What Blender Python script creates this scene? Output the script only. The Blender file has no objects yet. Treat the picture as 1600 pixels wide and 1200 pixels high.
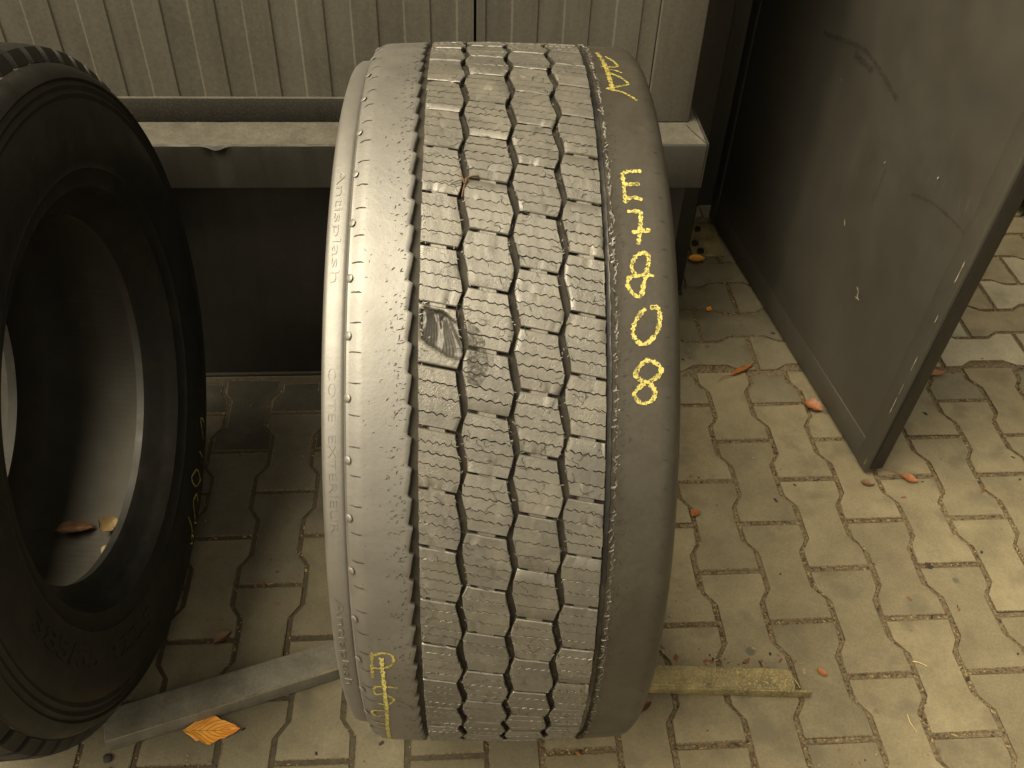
import bpy, bmesh, math, random
from math import sin, cos, pi, radians, floor, sqrt, hypot, atan2
from mathutils import Matrix, Vector, noise
random.seed(7)
S = bpy.context.scene
C = S.collection
# ------------------------------------------------------------------ camera
cam_d = bpy.data.cameras.new("camera"); cam = bpy.data.objects.new("camera", cam_d); C.objects.link(cam)
cam_d.sensor_width = 36; cam_d.lens = 32.76; cam_d.clip_start = 0.05; cam_d.clip_end = 400
PITCH, ROLL, HC = 0.753825, 0.041809, 1.57189
fw = Vector((0, cos(PITCH), -sin(PITCH))); rt0 = Vector((1, 0, 0)); up0 = rt0.cross(fw)
rt = rt0 * cos(ROLL) + up0 * sin(ROLL); up = -rt0 * sin(ROLL) + up0 * cos(ROLL)
m = Matrix((rt, up, -fw)).transposed().to_4x4(); m.translation = (0, 0, HC); cam.matrix_world = m
S.camera = cam
# ------------------------------------------------------------------ daylight
SUN_EL, SUN_AZ = radians(57), radians(250)
w = bpy.data.worlds.new("World"); S.world = w; w.use_nodes = True
nt = w.node_tree; bg = nt.nodes["Background"]
sky = nt.nodes.new("ShaderNodeTexSky"); sky.sky_type = 'NISHITA'; sky.sun_disc = False
sky.sun_elevation = SUN_EL; sky.sun_rotation = SUN_AZ; sky.dust_density = 4; sky.air_density = 1
hs = nt.nodes.new("ShaderNodeHueSaturation"); hs.inputs['Saturation'].default_value = 0.12
tint = nt.nodes.new("ShaderNodeMix"); tint.data_type = 'RGBA'; tint.blend_type = 'MULTIPLY'; tint.inputs[0].default_value = 1
tint.inputs[7].default_value = (1.0, 0.862, 0.61, 1)
nt.links.new(sky.outputs[0], hs.inputs['Color']); nt.links.new(hs.outputs[0], tint.inputs[6]); nt.links.new(tint.outputs[2], bg.inputs[0])
bg.inputs[1].default_value = 0.085
sd = bpy.data.lights.new("sun", 'SUN'); sun = bpy.data.objects.new("sun", sd); C.objects.link(sun)
sd.energy = 2.3; sd.angle = radians(48); sd.color = (1, 0.872, 0.625)
sv = Vector((sin(SUN_AZ) * cos(SUN_EL), cos(SUN_AZ) * cos(SUN_EL), sin(SUN_EL)))
sun.rotation_euler = sv.to_track_quat('Z', 'Y').to_euler()
S.view_settings.view_transform = 'Standard'; S.view_settings.look = 'None'; S.view_settings.gamma = 1
S.view_settings.exposure = 1.52
S.cycles.max_bounces = 6

# ------------------------------------------------------------------ helpers
def tag(o, label=None, cat=None, group=None, kind=None):
    if label: o['label'] = label
    if cat: o['category'] = cat
    if group: o['group'] = group
    if kind: o['kind'] = kind
    return o
def mesh(name, v, f, mats=(), fm=None, smooth=None, uv=None):
    me = bpy.data.meshes.new(name); me.from_pydata([tuple(x) for x in v], [], f); me.update()
    for m_ in (mats if isinstance(mats, (list, tuple)) else [mats]): me.materials.append(m_)
    if fm: me.polygons.foreach_set('material_index', fm)
    if uv:
        l = me.uv_layers.new(name='UVMap')
        for lp in me.loops: l.data[lp.index].uv = uv[lp.vertex_index]
    if smooth is not None:
        me.polygons.foreach_set('use_smooth', [True] * len(me.polygons))
        me.set_sharp_from_angle(angle=radians(smooth))
    return me
def fixn(me):
    b = bmesh.new(); b.from_mesh(me); bmesh.ops.recalc_face_normals(b, faces=b.faces); b.to_mesh(me); b.free(); me.update()
    return me
def obj(name, me, parent=None, loc=(0, 0, 0), rot=(0, 0, 0)):
    o = bpy.data.objects.new(name, me); C.objects.link(o); o.parent = parent; o.location = loc; o.rotation_euler = rot
    return o
def empty(name, loc, rz=0):
    o = bpy.data.objects.new(name, None); C.objects.link(o); o.location = loc; o.rotation_euler = (0, 0, rz); o.empty_display_size = .1
    return o
def boxmesh(name, x0, x1, y0, y1, z0, z1, mat, bev=0.0, seg=2):
    b = bmesh.new(); bmesh.ops.create_cube(b, size=1)
    for v in b.verts: v.co = Vector(((x0 + x1) / 2 + v.co.x * (x1 - x0), (y0 + y1) / 2 + v.co.y * (y1 - y0), (z0 + z1) / 2 + v.co.z * (z1 - z0)))
    if bev: bmesh.ops.bevel(b, geom=b.edges[:], offset=bev, segments=seg, profile=.5, affect='EDGES')
    me = bpy.data.meshes.new(name); b.to_mesh(me); b.free(); me.materials.append(mat)
    me.polygons.foreach_set('use_smooth', [True] * len(me.polygons)); me.set_sharp_from_angle(angle=radians(40))
    return me
def n2(x, y, s=1.0, k=0.0): return noise.noise(Vector((x * s, y * s, k)))

# ------------------------------------------------------------------ materials
class MB:
    def __init__(s, name):
        s.m = bpy.data.materials.new(name); s.m.use_nodes = True; s.t = s.m.node_tree
        s.b = s.t.nodes['Principled BSDF']; s.co = None
    def n(s, ty, **k):
        x = s.t.nodes.new(ty)
        for a, v in k.items(): setattr(x, a, v)
        return x
    def l(s, a, b): s.t.links.new(a, b)
    def coord(s, rnd=False):
        c = s.n("ShaderNodeTexCoord").outputs['Object']
        if rnd:
            i = s.n("ShaderNodeObjectInfo"); mu = s.n("ShaderNodeVectorMath", operation='SCALE'); mu.inputs[0].default_value = (17, 29, 41)
            s.l(i.outputs['Random'], mu.inputs['Scale']); ad = s.n("ShaderNodeVectorMath", operation='ADD')
            s.l(c, ad.inputs[0]); s.l(mu.outputs[0], ad.inputs[1]); c = ad.outputs[0]
        s.co = c; return c
    def noise(s, scale, detail=4, rough=.55, dist=0, vec=None):
        x = s.n("ShaderNodeTexNoise"); x.inputs['Scale'].default_value = scale; x.inputs['Detail'].default_value = detail
        x.inputs['Roughness'].default_value = rough; x.inputs['Distortion'].default_value = dist
        s.l(vec or s.co, x.inputs['Vector']); return x.outputs['Fac']
    def ramp(s, fac, stops):
        r = s.n("ShaderNodeValToRGB"); e = r.color_ramp.elements
        while len(e) < len(stops): e.new(.5)
        for i, (p, c) in enumerate(stops): e[i].position = p; e[i].color = (c if isinstance(c, tuple) else (c, c, c)) + (1,)
        s.l(fac, r.inputs[0]); return r.outputs['Color']
    def mix(s, fac, a, b, mode='MIX'):
        x = s.n("ShaderNodeMix", data_type='RGBA', blend_type=mode)
        for sock, v in ((x.inputs[0], fac), (x.inputs[6], a), (x.inputs[7], b)):
            if isinstance(v, (int, float)): sock.default_value = v
            elif isinstance(v, tuple): sock.default_value = v + (1,)
            else: s.l(v, sock)
        return x.outputs[2]
    def math(s, op, a, b=0.0):
        x = s.n("ShaderNodeMath", operation=op)
        for sock, v in ((x.inputs[0], a), (x.inputs[1], b)):
            if isinstance(v, (int, float)): sock.default_value = v
            else: s.l(v, sock)
        return x.outputs[0]
    def bump(s, h, strength=.3, dist=.001, prev=None):
        x = s.n("ShaderNodeBump"); x.inputs['Strength'].default_value = strength; x.inputs['Distance'].default_value = dist
        s.l(h, x.inputs['Height'])
        if prev: s.l(prev, x.inputs['Normal'])
        s.l(x.outputs[0], s.b.inputs['Normal']); return x.outputs[0]
    def base(s, c, rough=.6, spec=.5, metal=0):
        if isinstance(c, tuple): s.b.inputs['Base Color'].default_value = c + (1,)
        else: s.l(c, s.b.inputs['Base Color'])
        if isinstance(rough, (int, float)): s.b.inputs['Roughness'].default_value = rough
        else: s.l(rough, s.b.inputs['Roughness'])
        s.b.inputs['Specular IOR Level'].default_value = spec; s.b.inputs['Metallic'].default_value = metal

def rubber(name, c0, c1, rough=(.42, .62), scale=7, rnd=False, scaly=0.0, dust=None, spec=.5, ior=1.5):
    M = MB(name); M.coord(rnd)
    col = M.ramp(M.noise(scale, 6, .62), [(.32, c0), (.68, c1)])
    fine = M.noise(140, 4, .7)
    col = M.mix(.5, col, M.ramp(fine, [(.3, .55), (.7, 1.0)]), 'MULTIPLY')
    if dust: col = M.mix(M.ramp(M.noise(16, 5, .7, .4), [(.5, 0.), (.72, .75)]), col, dust)
    rg = M.ramp(M.noise(24, 4), [(.3, rough[0]), (.7, rough[1])])
    M.base(col, rg, spec); M.b.inputs['IOR'].default_value = ior
    b = M.bump(fine, .25, .0012)
    if scaly:
        v = M.n("ShaderNodeTexVoronoi", feature='DISTANCE_TO_EDGE'); v.inputs['Scale'].default_value = 130
        nv = M.n("ShaderNodeTexNoise"); nv.inputs['Scale'].default_value = 60; nv.inputs['Detail'].default_value = 3; M.l(M.co, nv.inputs['Vector'])
        mv = M.n("ShaderNodeVectorMath", operation='MULTIPLY_ADD'); M.l(nv.outputs['Color'], mv.inputs[0]); mv.inputs[1].default_value = (.05, .05, .05); M.l(M.co, mv.inputs[2])
        M.l(mv.outputs[0], v.inputs['Vector'])
        crack = M.ramp(v.outputs['Distance'], [(0, 0.), (.07, 1.)])
        msk = M.ramp(M.noise(45, 4), [(.46, 1.), (.62, 0.)])
        h = M.math('MAXIMUM', crack, msk)
        b = M.bump(h, scaly, .0015, b)
        b = M.bump(M.noise(320, 3), .25, .0010, b)
    return M.m
R_TREAD = rubber("worn_tread_rubber", (.059, .055, .046), (.098, .092, .077), (.42, .54), 9, True, .30, (.123, .112, .089), 1.0, 1.55)
R_SHLD = rubber("worn_shoulder_rubber", (.040, .037, .031), (.054, .050, .042), (.51, .59), 6, False, 0, (.061, .056, .046), 1.0, 1.78)
R_SHLD_R = rubber("shaded_shoulder_rubber", (.030, .0265, .020), (.042, .0375, .029), (.44, .54), 9, False, 0, (.044, .040, .031), .42)  # right rib: its dimmer light painted as darker colour and weaker gloss
R_FLOOR = rubber("groove_rubber", (.020, .018, .0145), (.042, .036, .028), (.6, .8), 20, False, 0, (.055, .045, .032), .25)
R_FRESH = rubber("torn_rubber", (.026, .024, .020), (.044, .041, .035), (.42, .52), 30, False, 0, None, .6, 1.5)
R_SIDE = rubber("sidewall_rubber", (.024, .023, .022), (.040, .038, .035), (.5, .65), 8)
R_BLACK = rubber("black_rubber", (.008, .0078, .007), (.015, .0143, .0125), (.46, .62), 6, False, 0, (.024, .021, .016), .30)
R_SLIT = MB("slit_rubber"); R_SLIT.base((.02, .019, .017), .8); R_SLIT = R_SLIT.m

R_DUSTY = rubber("dusty_groove_rubber", (.075, .068, .05), (.13, .118, .09), (.7, .85), 12)
def liner():
    M = MB("inner_liner_rubber"); M.coord()
    uvn = M.n("ShaderNodeUVMap"); uvn.uv_map = 'UVMap'
    wv = M.n("ShaderNodeTexWave", bands_direction='DIAGONAL'); wv.inputs['Scale'].default_value = 1.0; wv.inputs['Distortion'].default_value = 1.2; wv.inputs['Detail'].default_value = 2
    mp = M.n("ShaderNodeMapping"); mp.inputs['Scale'].default_value = (26, 40, 1); M.l(uvn.outputs[0], mp.inputs['Vector']); M.l(mp.outputs[0], wv.inputs['Vector'])
    M.base(M.ramp(M.noise(10, 5), [(.3, (.034, .031, .025)), (.7, (.058, .053, .042))]), .65, .3)
    M.bump(wv.outputs['Fac'], .07, .003); return M.m
R_LINER = liner()

def chalk(name, c, lo=.36, hi=.56):
    M = MB(name); M.coord()
    M.base(M.ramp(M.noise(60, 3), [(.3, tuple(x * .75 for x in c)), (.7, c)]), .95, .1)
    a = M.math('MULTIPLY', M.ramp(M.noise(330, 3, .75), [(lo, 0.), (hi, 1.)]), M.ramp(M.noise(70, 3, .6), [(.30, .35), (.5, 1.)])); M.l(a, M.b.inputs['Alpha']); return M.m
CHALK = chalk("yellow_chalk", (.45, .40, .13), .37, .50)
CHALK_F = chalk("faded_yellow_chalk", (.34, .29, .085), .36, .52)
CHALK_D = chalk("dim_yellow_chalk", (.40, .36, .08), .34, .50)

def steel(name, c0, c1, rough=.55, speck=None, spec=.4, sc=5, bumps=.1):
    M = MB(name); M.coord()
    col = M.ramp(M.noise(sc, 6, .6), [(.3, c0), (.7, c1)])
    sp = M.noise(330, 2, .5)
    mp = M.n("ShaderNodeMapping"); mp.inputs['Scale'].default_value = (16, 16, 1.1); M.l(M.co, mp.inputs['Vector'])
    col = M.mix(.55, col, M.ramp(M.noise(1.6, 5, .65, .3, mp.outputs[0]), [(.32, .55), (.6, 1.)]), 'MULTIPLY')
    if speck: col = M.mix(M.ramp(sp, [(.54, 0.), (.64, speck[1])]), col, speck[0])
    col = M.mix(.5, col, M.ramp(M.noise(150, 3), [(.3, .6), (.7, 1.)]), 'MULTIPLY')
    M.base(col, M.ramp(M.noise(12, 4), [(.3, rough - .1), (.7, rough + .1)]), spec)
    M.bump(sp, bumps, .001); return M.m
ST_PANEL = steel("grey_painted_sheet", (.099, .092, .074), (.125, .117, .097), .6, ((.150, .138, .112), .3))
ST_PANEL2 = steel("smooth_grey_sheet", (.105, .097, .082), (.122, .113, .096), .55, ((.129, .122, .099), .25))
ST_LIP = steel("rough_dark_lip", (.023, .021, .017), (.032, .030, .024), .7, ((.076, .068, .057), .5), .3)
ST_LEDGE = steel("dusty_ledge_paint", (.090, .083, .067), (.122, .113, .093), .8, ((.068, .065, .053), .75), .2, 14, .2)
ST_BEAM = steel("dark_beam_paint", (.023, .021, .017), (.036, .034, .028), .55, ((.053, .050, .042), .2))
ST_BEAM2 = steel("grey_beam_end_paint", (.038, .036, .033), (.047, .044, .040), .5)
ST_LOW = steel("dark_panel_steel", (.020, .018, .015), (.034, .031, .026), .7, ((.05, .046, .038), .15))  # near-black tone for the panel under the beam
ST_DARK = steel("black_frame_paint", (.015, .014, .012), (.021, .020, .017), .5)
ST_BAR = steel("dull_steel_bar", (.107, .100, .080), (.197, .184, .152), .45, ((.057, .054, .045), .3), .45, 12)
ST_RUST = steel("weathered_steel_bar", (.085, .072, .040), (.26, .21, .10), .6, ((.34, .27, .09), .65), .4, 22)
def doorpaint():
    M = MB("black_door_paint"); M.coord()
    col = M.ramp(M.noise(3, 6, .6), [(.3, (.030, .0275, .022)), (.72, (.054, .0485, .039))])
    mp = M.n("ShaderNodeMapping"); mp.inputs['Scale'].default_value = (1, 30, 3); mp.inputs['Rotation'].default_value = (.7, 0, 0); M.l(M.co, mp.inputs['Vector'])
    scr = M.noise(6, 3, .6, 0, mp.outputs[0])
    low = M.noise(5, 4, .6)
    dust = M.math('MULTIPLY', M.ramp(scr, [(.55, 0.), (.75, 1.)]), M.ramp(low, [(.45, 0.), (.7, .6)]))
    col = M.mix(dust, col, (.10, .092, .074))
    M.base(col, M.ramp(M.noise(7, 5), [(.3, .42), (.7, .56)]), .9)
    M.bump(M.noise(4, 3), .25, .006); return M.m
DOOR = doorpaint()
SCUFF = chalk("black_scuff", (.026, .024, .020), .42, .74)
CHIP = MB("bare_metal_chip"); CHIP.base((.32, .29, .22), .6); CHIP = CHIP.m

def paverm(name, c0, c1, stain=.5):
    M = MB(name); M.coord(True)
    i = M.n("ShaderNodeObjectInfo")
    col = M.ramp(M.noise(9, 6, .65), [(.28, c0), (.72, c1)])
    col = M.mix(1.0, col, M.ramp(i.outputs['Random'], [(0., .84), (.5, .98), (1., 1.10)]), 'MULTIPLY')
    fine = M.noise(220, 4, .7)
    col = M.mix(.55, col, M.ramp(fine, [(.3, .55), (.65, 1.)]), 'MULTIPLY')
    st = M.ramp(M.noise(13, 3, .5), [(.55, 0.), (.70, stain)])
    col = M.mix(st, col, (.072, .062, .043))
    v = M.n("ShaderNodeTexVoronoi"); v.inputs['Scale'].default_value = 14; M.l(M.co, v.inputs['Vector'])
    spot = M.math('MULTIPLY', M.ramp(v.outputs['Distance'], [(.10, 1.), (.15, 0.)]), M.ramp(M.noise(5, 1), [(.56, 0.), (.6, .75)]))
    col = M.mix(spot, col, (.055, .052, .045))
    M.base(col, M.ramp(M.noise(30, 3), [(.3, .62), (.7, .85)]), .35)
    b = M.bump(fine, .35, .0016); M.bump(M.noise(26, 4), .4, .004, b); return M.m
PAVER = paverm("grey_paver_concrete", (.118, .0995, .0605), (.192, .163, .101))
PAVER_P = paverm("worn_pale_paver_concrete", (.20, .18, .125), (.27, .245, .18), .3)
PAVER_G = paverm("oily_shaded_paver_concrete", (.098, .086, .056), (.150, .132, .087), .6)  # oil grime with shade painted in, for paving by tyres and container
PAVER_S = paverm("shaded_paver_concrete", (.066, .058, .041), (.104, .091, .065), .6)  # shade between the tyres painted into the concrete colour
PAVER_B = paverm("deep_shade_paver_concrete", (.026, .023, .017), (.042, .037, .027), .5)  # deepest painted shade, for the paving at the wall base
PAVER_W = paverm("pale_paver_concrete", (.34, .325, .28), (.44, .42, .37), .2)
def flat(name, c, rough=.8, var=.35, sc=60):
    M = MB(name); M.coord(True)
    M.base(M.ramp(M.noise(sc, 4, .6), [(.3, tuple(x * (1 - var) for x in c)), (.7, c)]), rough, .25); M.bump(M.noise(sc * 3, 3), .3, .001); return M.m
def sandm():
    M = MB("joint_sand"); M.coord()
    f = M.noise(180, 4, .75)
    col = M.ramp(f, [(.32, (.05, .040, .026)), (.5, (.115, .092, .058)), (.7, (.19, .155, .10))])
    M.base(col, .95, .1); M.bump(f, .9, .004); return M.m
SAND = sandm()
LITTER = [flat("brown_litter", (.10, .06, .032)), flat("tan_litter", (.26, .19, .09)), flat("orange_litter", (.19, .085, .03)), flat("dark_litter", (.035, .028, .02))]
GRIT = [flat("pale_grit", (.24, .20, .12)), flat("dark_grit", (.03, .028, .024)), flat("rust_grit", (.16, .07, .028)), flat("yellow_grit", (.34, .28, .07))]
STRAW = flat("dry_straw", (.52, .42, .20), .7)
def leafm(name, c0, c1, vein):
    M = MB(name); M.coord(True)
    uvn = M.n("ShaderNodeUVMap"); uvn.uv_map = 'UVMap'
    sx = M.n("ShaderNodeSeparateXYZ"); M.l(uvn.outputs[0], sx.inputs[0])
    ay = M.math('ABSOLUTE', sx.outputs['Y'])
    ph = M.math('SUBTRACT', M.math('MULTIPLY', sx.outputs['X'], 8.0), M.math('MULTIPLY', ay, 3.2))
    nz = M.noise(45, 3); ph = M.math('ADD', ph, M.math('MULTIPLY', nz, .9))
    fr = M.math('ABSOLUTE', M.math('SUBTRACT', M.math('FRACT', ph), .5))
    side = M.ramp(fr, [(.0, 1.), (.17, 0.)])
    mid = M.ramp(ay, [(.0, 1.), (.05, 0.)])
    vv = M.math('MAXIMUM', side, mid)
    col = M.ramp(M.noise(30, 4), [(.3, c0), (.7, c1)])
    col = M.mix(M.math('MULTIPLY', vv, .92), col, vein)
    M.base(col, .5, .4); M.bump(vv, -.8, .003)
    M.b.inputs['Transmission Weight'].default_value = 0; return M.m
LEAF_O = leafm("orange_leaf_skin", (.56, .20, .02), (.78, .40, .055), (.20, .055, .01))
LEAF_B = leafm("rusty_leaf_skin", (.15, .050, .014), (.25, .095, .022), (.16, .05, .015))
LEAF_D = leafm("brown_leaf_skin", (.07, .036, .018), (.14, .07, .03), (.05, .025, .012))
LEAF_T = leafm("tan_leaf_skin", (.13, .09, .04), (.21, .145, .065), (.10, .06, .025))

# ------------------------------------------------------------------ paving frame: u across, v along the columns
AL = 0.0862520
def U(u, v, z=0.0): return Vector((u * cos(AL) - v * sin(AL), u * sin(AL) + v * cos(AL), z))
P_, L_, W_, U0, V0 = 0.115786, 0.242169, 0.135847, 0.789335, 1.339248
VB = 1.692                                                # border between the two laying directions
pav = obj("pavement", mesh("pavement", [U(-14, -14, -.0030), U(14, -14, -.0030), U(14, 14, -.0030), U(-14, 14, -.0030)], [(0, 1, 2, 3)], SAND))
tag(pav, "grey interlocking concrete paving with brown litter in its joints", None, None, 'structure')
GAP = .0043
def paver_outline(h0=-.5, h1=.5):
    """half-length fractions along v; wide ends, narrow waist"""
    a, b = W_ / 2 - GAP, (2 * P_ - W_) / 2 - GAP
    q, d = .25, .062
    pts = []
    def hw(t):
        t = abs(t)
        if t > q + d: return a
        if t < q - d: return b
        return b + (a - b) * (t - (q - d)) / (2 * d)
    ks = sorted(set([h0, h1] + [k for k in (-q - d, -q, -q + d, q - d, q, q + d, -q - d * .6, -q + d * .6, q - d * .6, q + d * .6) if h0 < k < h1]))
    for t in ks: pts.append((hw(t), t))
    out = [(x, (t * L_) + (GAP if t == h0 else -GAP if t == h1 else 0)) for x, t in pts]
    return out + [(-x, y) for x, y in reversed(out)]
def prism(name, poly, mat, cham=.0022, dep=.05, seed=0):
    n = len(poly); v = []; f = []
    cx = sum(p[0] for p in poly) / n; cy = sum(p[1] for p in poly) / n
    rr = random.Random(seed)
    for k, (ins, z) in enumerate(((0, -dep), (0, -cham), (cham * .55, -cham * .3), (cham * 1.5, 0))):
        for i, (x, y) in enumerate(poly):
            j = ((rr.random() - .5) * .0022 + (.004 if rr.random() < .06 else 0)) if k else 0
            d = hypot(x - cx, y - cy); v.append((x - (x - cx) / d * (ins + j), y - (y - cy) / d * (ins + j), z))
    for k in range(3):
        for i in range(n): f.append((k * n + i, k * n + (i + 1) % n, (k + 1) * n + (i + 1) % n, (k + 1) * n + i))
    f.append(tuple(range(3 * n, 4 * n)))
    return fixn(mesh(name, v, f, [mat, SAND], [1] * (3 * n) + [0], smooth=22))
PM = [prism("paver", paver_outline(), PAVER, seed=i) for i in range(4)]
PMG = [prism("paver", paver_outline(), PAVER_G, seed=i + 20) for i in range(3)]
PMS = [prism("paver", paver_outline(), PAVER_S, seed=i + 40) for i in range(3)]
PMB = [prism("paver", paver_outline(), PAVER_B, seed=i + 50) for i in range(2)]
PMP = [prism("paver", paver_outline(), PAVER_P, seed=i + 30) for i in range(2)]
PM_HALF = prism("paver", paver_outline(-.5, .0), PAVER, seed=9)
edges_for_litter = []
def put_paver(me, u, v, rz, outline=True):
    o = obj("paver", me, pav)
    p = U(u, v, 0); o.location = (p.x, p.y, random.uniform(-.0004, .0015))
    o.rotation_euler = (random.uniform(-.004, .004), random.uniform(-.004, .004), AL + rz + random.uniform(-.006, .006) + (pi if random.random() < .5 and (me in PM or me in PMG or me in PMP or me in PMS or me in PMB) else 0))
    if outline: edges_for_litter.append((o, [(v_.co.x, v_.co.y) for v_ in me.vertices[:len(me.vertices) // 4]]))
    return o
np_ = 0
for c in range(-19, 8):
    for k in range(-6, 8):
        if (c + k) % 2: continue
        u, v = U0 + c * P_, V0 - (k + 1) * L_ / 2         # centre lies half a block below its upper joint
        top = v + L_ / 2
        if u < -1.30 or u > 1.55: continue
        if v < .36: continue
        if v - L_ / 2 > VB - .03: continue
        if top > VB + .012:                                # cut blocks close the row at the border
            h = (VB - .004 - v) / L_
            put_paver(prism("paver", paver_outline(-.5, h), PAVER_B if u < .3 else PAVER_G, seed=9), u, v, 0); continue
        if top < VB - .02 and top + L_ * .5 > VB + .001 and top + .03 < VB:
            pass
        put_paver(random.choice((PMB if v > 1.47 else PMS if v > 1.16 else PMG) if u < .16 else PM), u, v, 0)  # left columns get painted shade, deeper towards the wall
RV0 = VB + GAP + W_ / 2 + .004
for r in range(0, 7):
    for j in range(-1, 12):
        v = RV0 + r * P_
        u = 1.258 - .5 * L_ + (j - 5) * L_ + (L_ / 2 if r % 2 else 0)
        if v > 2.5 or u > 2.1 or u < .38 or (u < .55 and v > 2.1): continue
        put_paver(random.choice(PMP if (u > 1.2 and random.random() < .45) else PMB if u < .36 else PMG if u < .95 else PM), u, v, pi / 2)  # rows near the container take the shade-darkened blocks
for o in [x for x in pav.children]:                       # one pale broken stone at the border
    d = (Vector(o.location).xy - U(1.235, 1.63).xy).length
    if d < .07 and o.data.name.startswith("paver"):
        o.data = o.data.copy(); o.data.materials[0] = PAVER_W; o['label'] = "pale whitish broken paver at the border"; break

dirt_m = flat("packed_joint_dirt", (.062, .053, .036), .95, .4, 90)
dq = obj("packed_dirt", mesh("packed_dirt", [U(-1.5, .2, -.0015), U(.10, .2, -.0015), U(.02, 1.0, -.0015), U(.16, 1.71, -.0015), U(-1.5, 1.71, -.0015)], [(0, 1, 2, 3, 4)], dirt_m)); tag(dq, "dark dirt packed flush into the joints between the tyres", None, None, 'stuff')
# ------------------------------------------------------------------ litter (uncountable)
def chips(name, pts, mats, size, label):
    v = []; f = []; fm = []
    for (x, y, z, mi, sc) in pts:
        a = random.uniform(0, 2 * pi); l = size * sc * random.uniform(.5, 1.6); wd = l * random.uniform(.25, .7)
        i = len(v); dz = random.uniform(0, .35) * l
        ca, sa = cos(a), sin(a)
        for (px, py, pz) in ((-l, -wd, 0), (l * .8, -wd * .8, dz * .4), (l, wd, dz), (-l * .7, wd * .9, dz * .3), (0, 0, dz + wd * .5)):
            v.append((x + px * ca - py * sa, y + px * sa + py * ca, z + pz))
        f += [(i, i + 1, i + 4), (i + 1, i + 2, i + 4), (i + 2, i + 3, i + 4), (i + 3, i, i + 4)]; fm += [mi] * 4
    o = obj(name, mesh(name, v, f, mats, fm)); return tag(o, label, 'litter', None, 'stuff')
pts = []
for o, poly in edges_for_litter:
    n = len(poly); rz = o.rotation_euler.z
    for i in range(n):
        (x0, y0), (x1, y1) = poly[i], poly[(i + 1) % n]
        L = hypot(x1 - x0, y1 - y0)
        for _ in range(int(L / .0052) + 1):
            t = random.random(); lx, ly = x0 + (x1 - x0) * t, y0 + (y1 - y0) * t
            d = hypot(lx, ly); k = 1 + random.uniform(.000, .0055) / d; lx *= k; ly *= k
            X = o.location.x + lx * cos(rz) - ly * sin(rz); Y = o.location.y + lx * sin(rz) + ly * cos(rz)
            den = n2(X, Y, 7) + .30 + .5 * (X > .1)
            if random.random() > den: continue
            pts.append((X, Y, random.uniform(-.0024, -.0004), random.choices((0, 1, 2, 3), (6, 4, .8, 3))[0], random.uniform(.5, 1.2)))
chips("joint_litter", pts, LITTER, .0023, "brown leaf crumbs and sand packed in the paving joints")
pts = [(random.uniform(-.9, 1.5), random.uniform(.5, 2.3), .001, random.choices((0, 1, 2, 3), (4, 4, 2, .8))[0], random.uniform(.4, 1.5)) for _ in range(620)]
pts += [(random.uniform(-.9, 1.5), random.uniform(.5, 2.3), .0012, random.choices((1, 2), (2, 3))[0], random.uniform(1.4, 3.4)) for _ in range(150)]
pts += [(x_, y_, .0012, random.choices((0, 1, 2), (1, 3, 3))[0], random.uniform(.8, 3.0)) for x_, y_ in [(random.gauss(.27, .03), random.gauss(1.0, .12)) for _ in range(40)] + [(random.uniform(.22, .58), random.gauss(.935, .012)) for _ in range(50)] + [(random.uniform(-.62, -.3) , 0) for _ in range(0)]]
chips("paving_grit", pts, GRIT, .0019, "pale and dark grit scattered over the grey paving")

# ------------------------------------------------------------------ tyre toolkit
def ring(name, prof, n, mats, uvs=True, smooth=40, closed=False, prof_at=None, fm_of=None):
    """revolve (s, r) about the x axis; angle 0 faces the camera, 90 is the top"""
    m_ = len(prof); v = []; f = []; uv = []; fm = []
    for i in range(n if not uvs else n + 1):
        th = 2 * pi * i / n
        pr = prof_at(math.degrees(th)) if prof_at else prof
        for j, (s, r) in enumerate(pr): v.append((s, -r * cos(th), r * sin(th))); uv.append((i / n * 6, j / m_))
    N = n if uvs else n
    for i in range(N):
        a, b = i, (i + 1) if uvs else (i + 1) % n
        for j in range(m_ if closed else m_ - 1):
            j2 = (j + 1) % m_
            f.append((a * m_ + j, a * m_ + j2, b * m_ + j2, b * m_ + j)); fm.append(fm_of(j) if fm_of else 0)
    me = mesh(name, v, f, mats, fm, smooth, uv)
    return me
def pos(s, th, r):
    t = radians(th); return (s, -r * cos(t), r * sin(t))
def interp(tab, x):
    for (a, b), (c, d) in zip(tab, tab[1:]):
        if a <= x <= c: return b + (d - b) * (x - a) / (c - a)
    return tab[0][1] if x < tab[0][0] else tab[-1][1]
def smoothline(pl, step):
    out = []
    P = [pl[0]] + list(pl) + [pl[-1]]
    for i in range(1, len(P) - 2):
        p0, p1, p2, p3 = P[i - 1], P[i], P[i + 1], P[i + 2]
        n = max(2, int(hypot(p2[0] - p1[0], p2[1] - p1[1]) / step))
        for k in range(n):
            t = k / n
            out.append(tuple(.5 * (2 * b + (c - a) * t + (2 * a - 5 * b + 4 * c - d) * t * t + (3 * b - a - 3 * c + d) * t ** 3) for a, b, c, d in zip(p0, p1, p2, p3)))
    out.append(tuple(pl[-1])); return out
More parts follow.
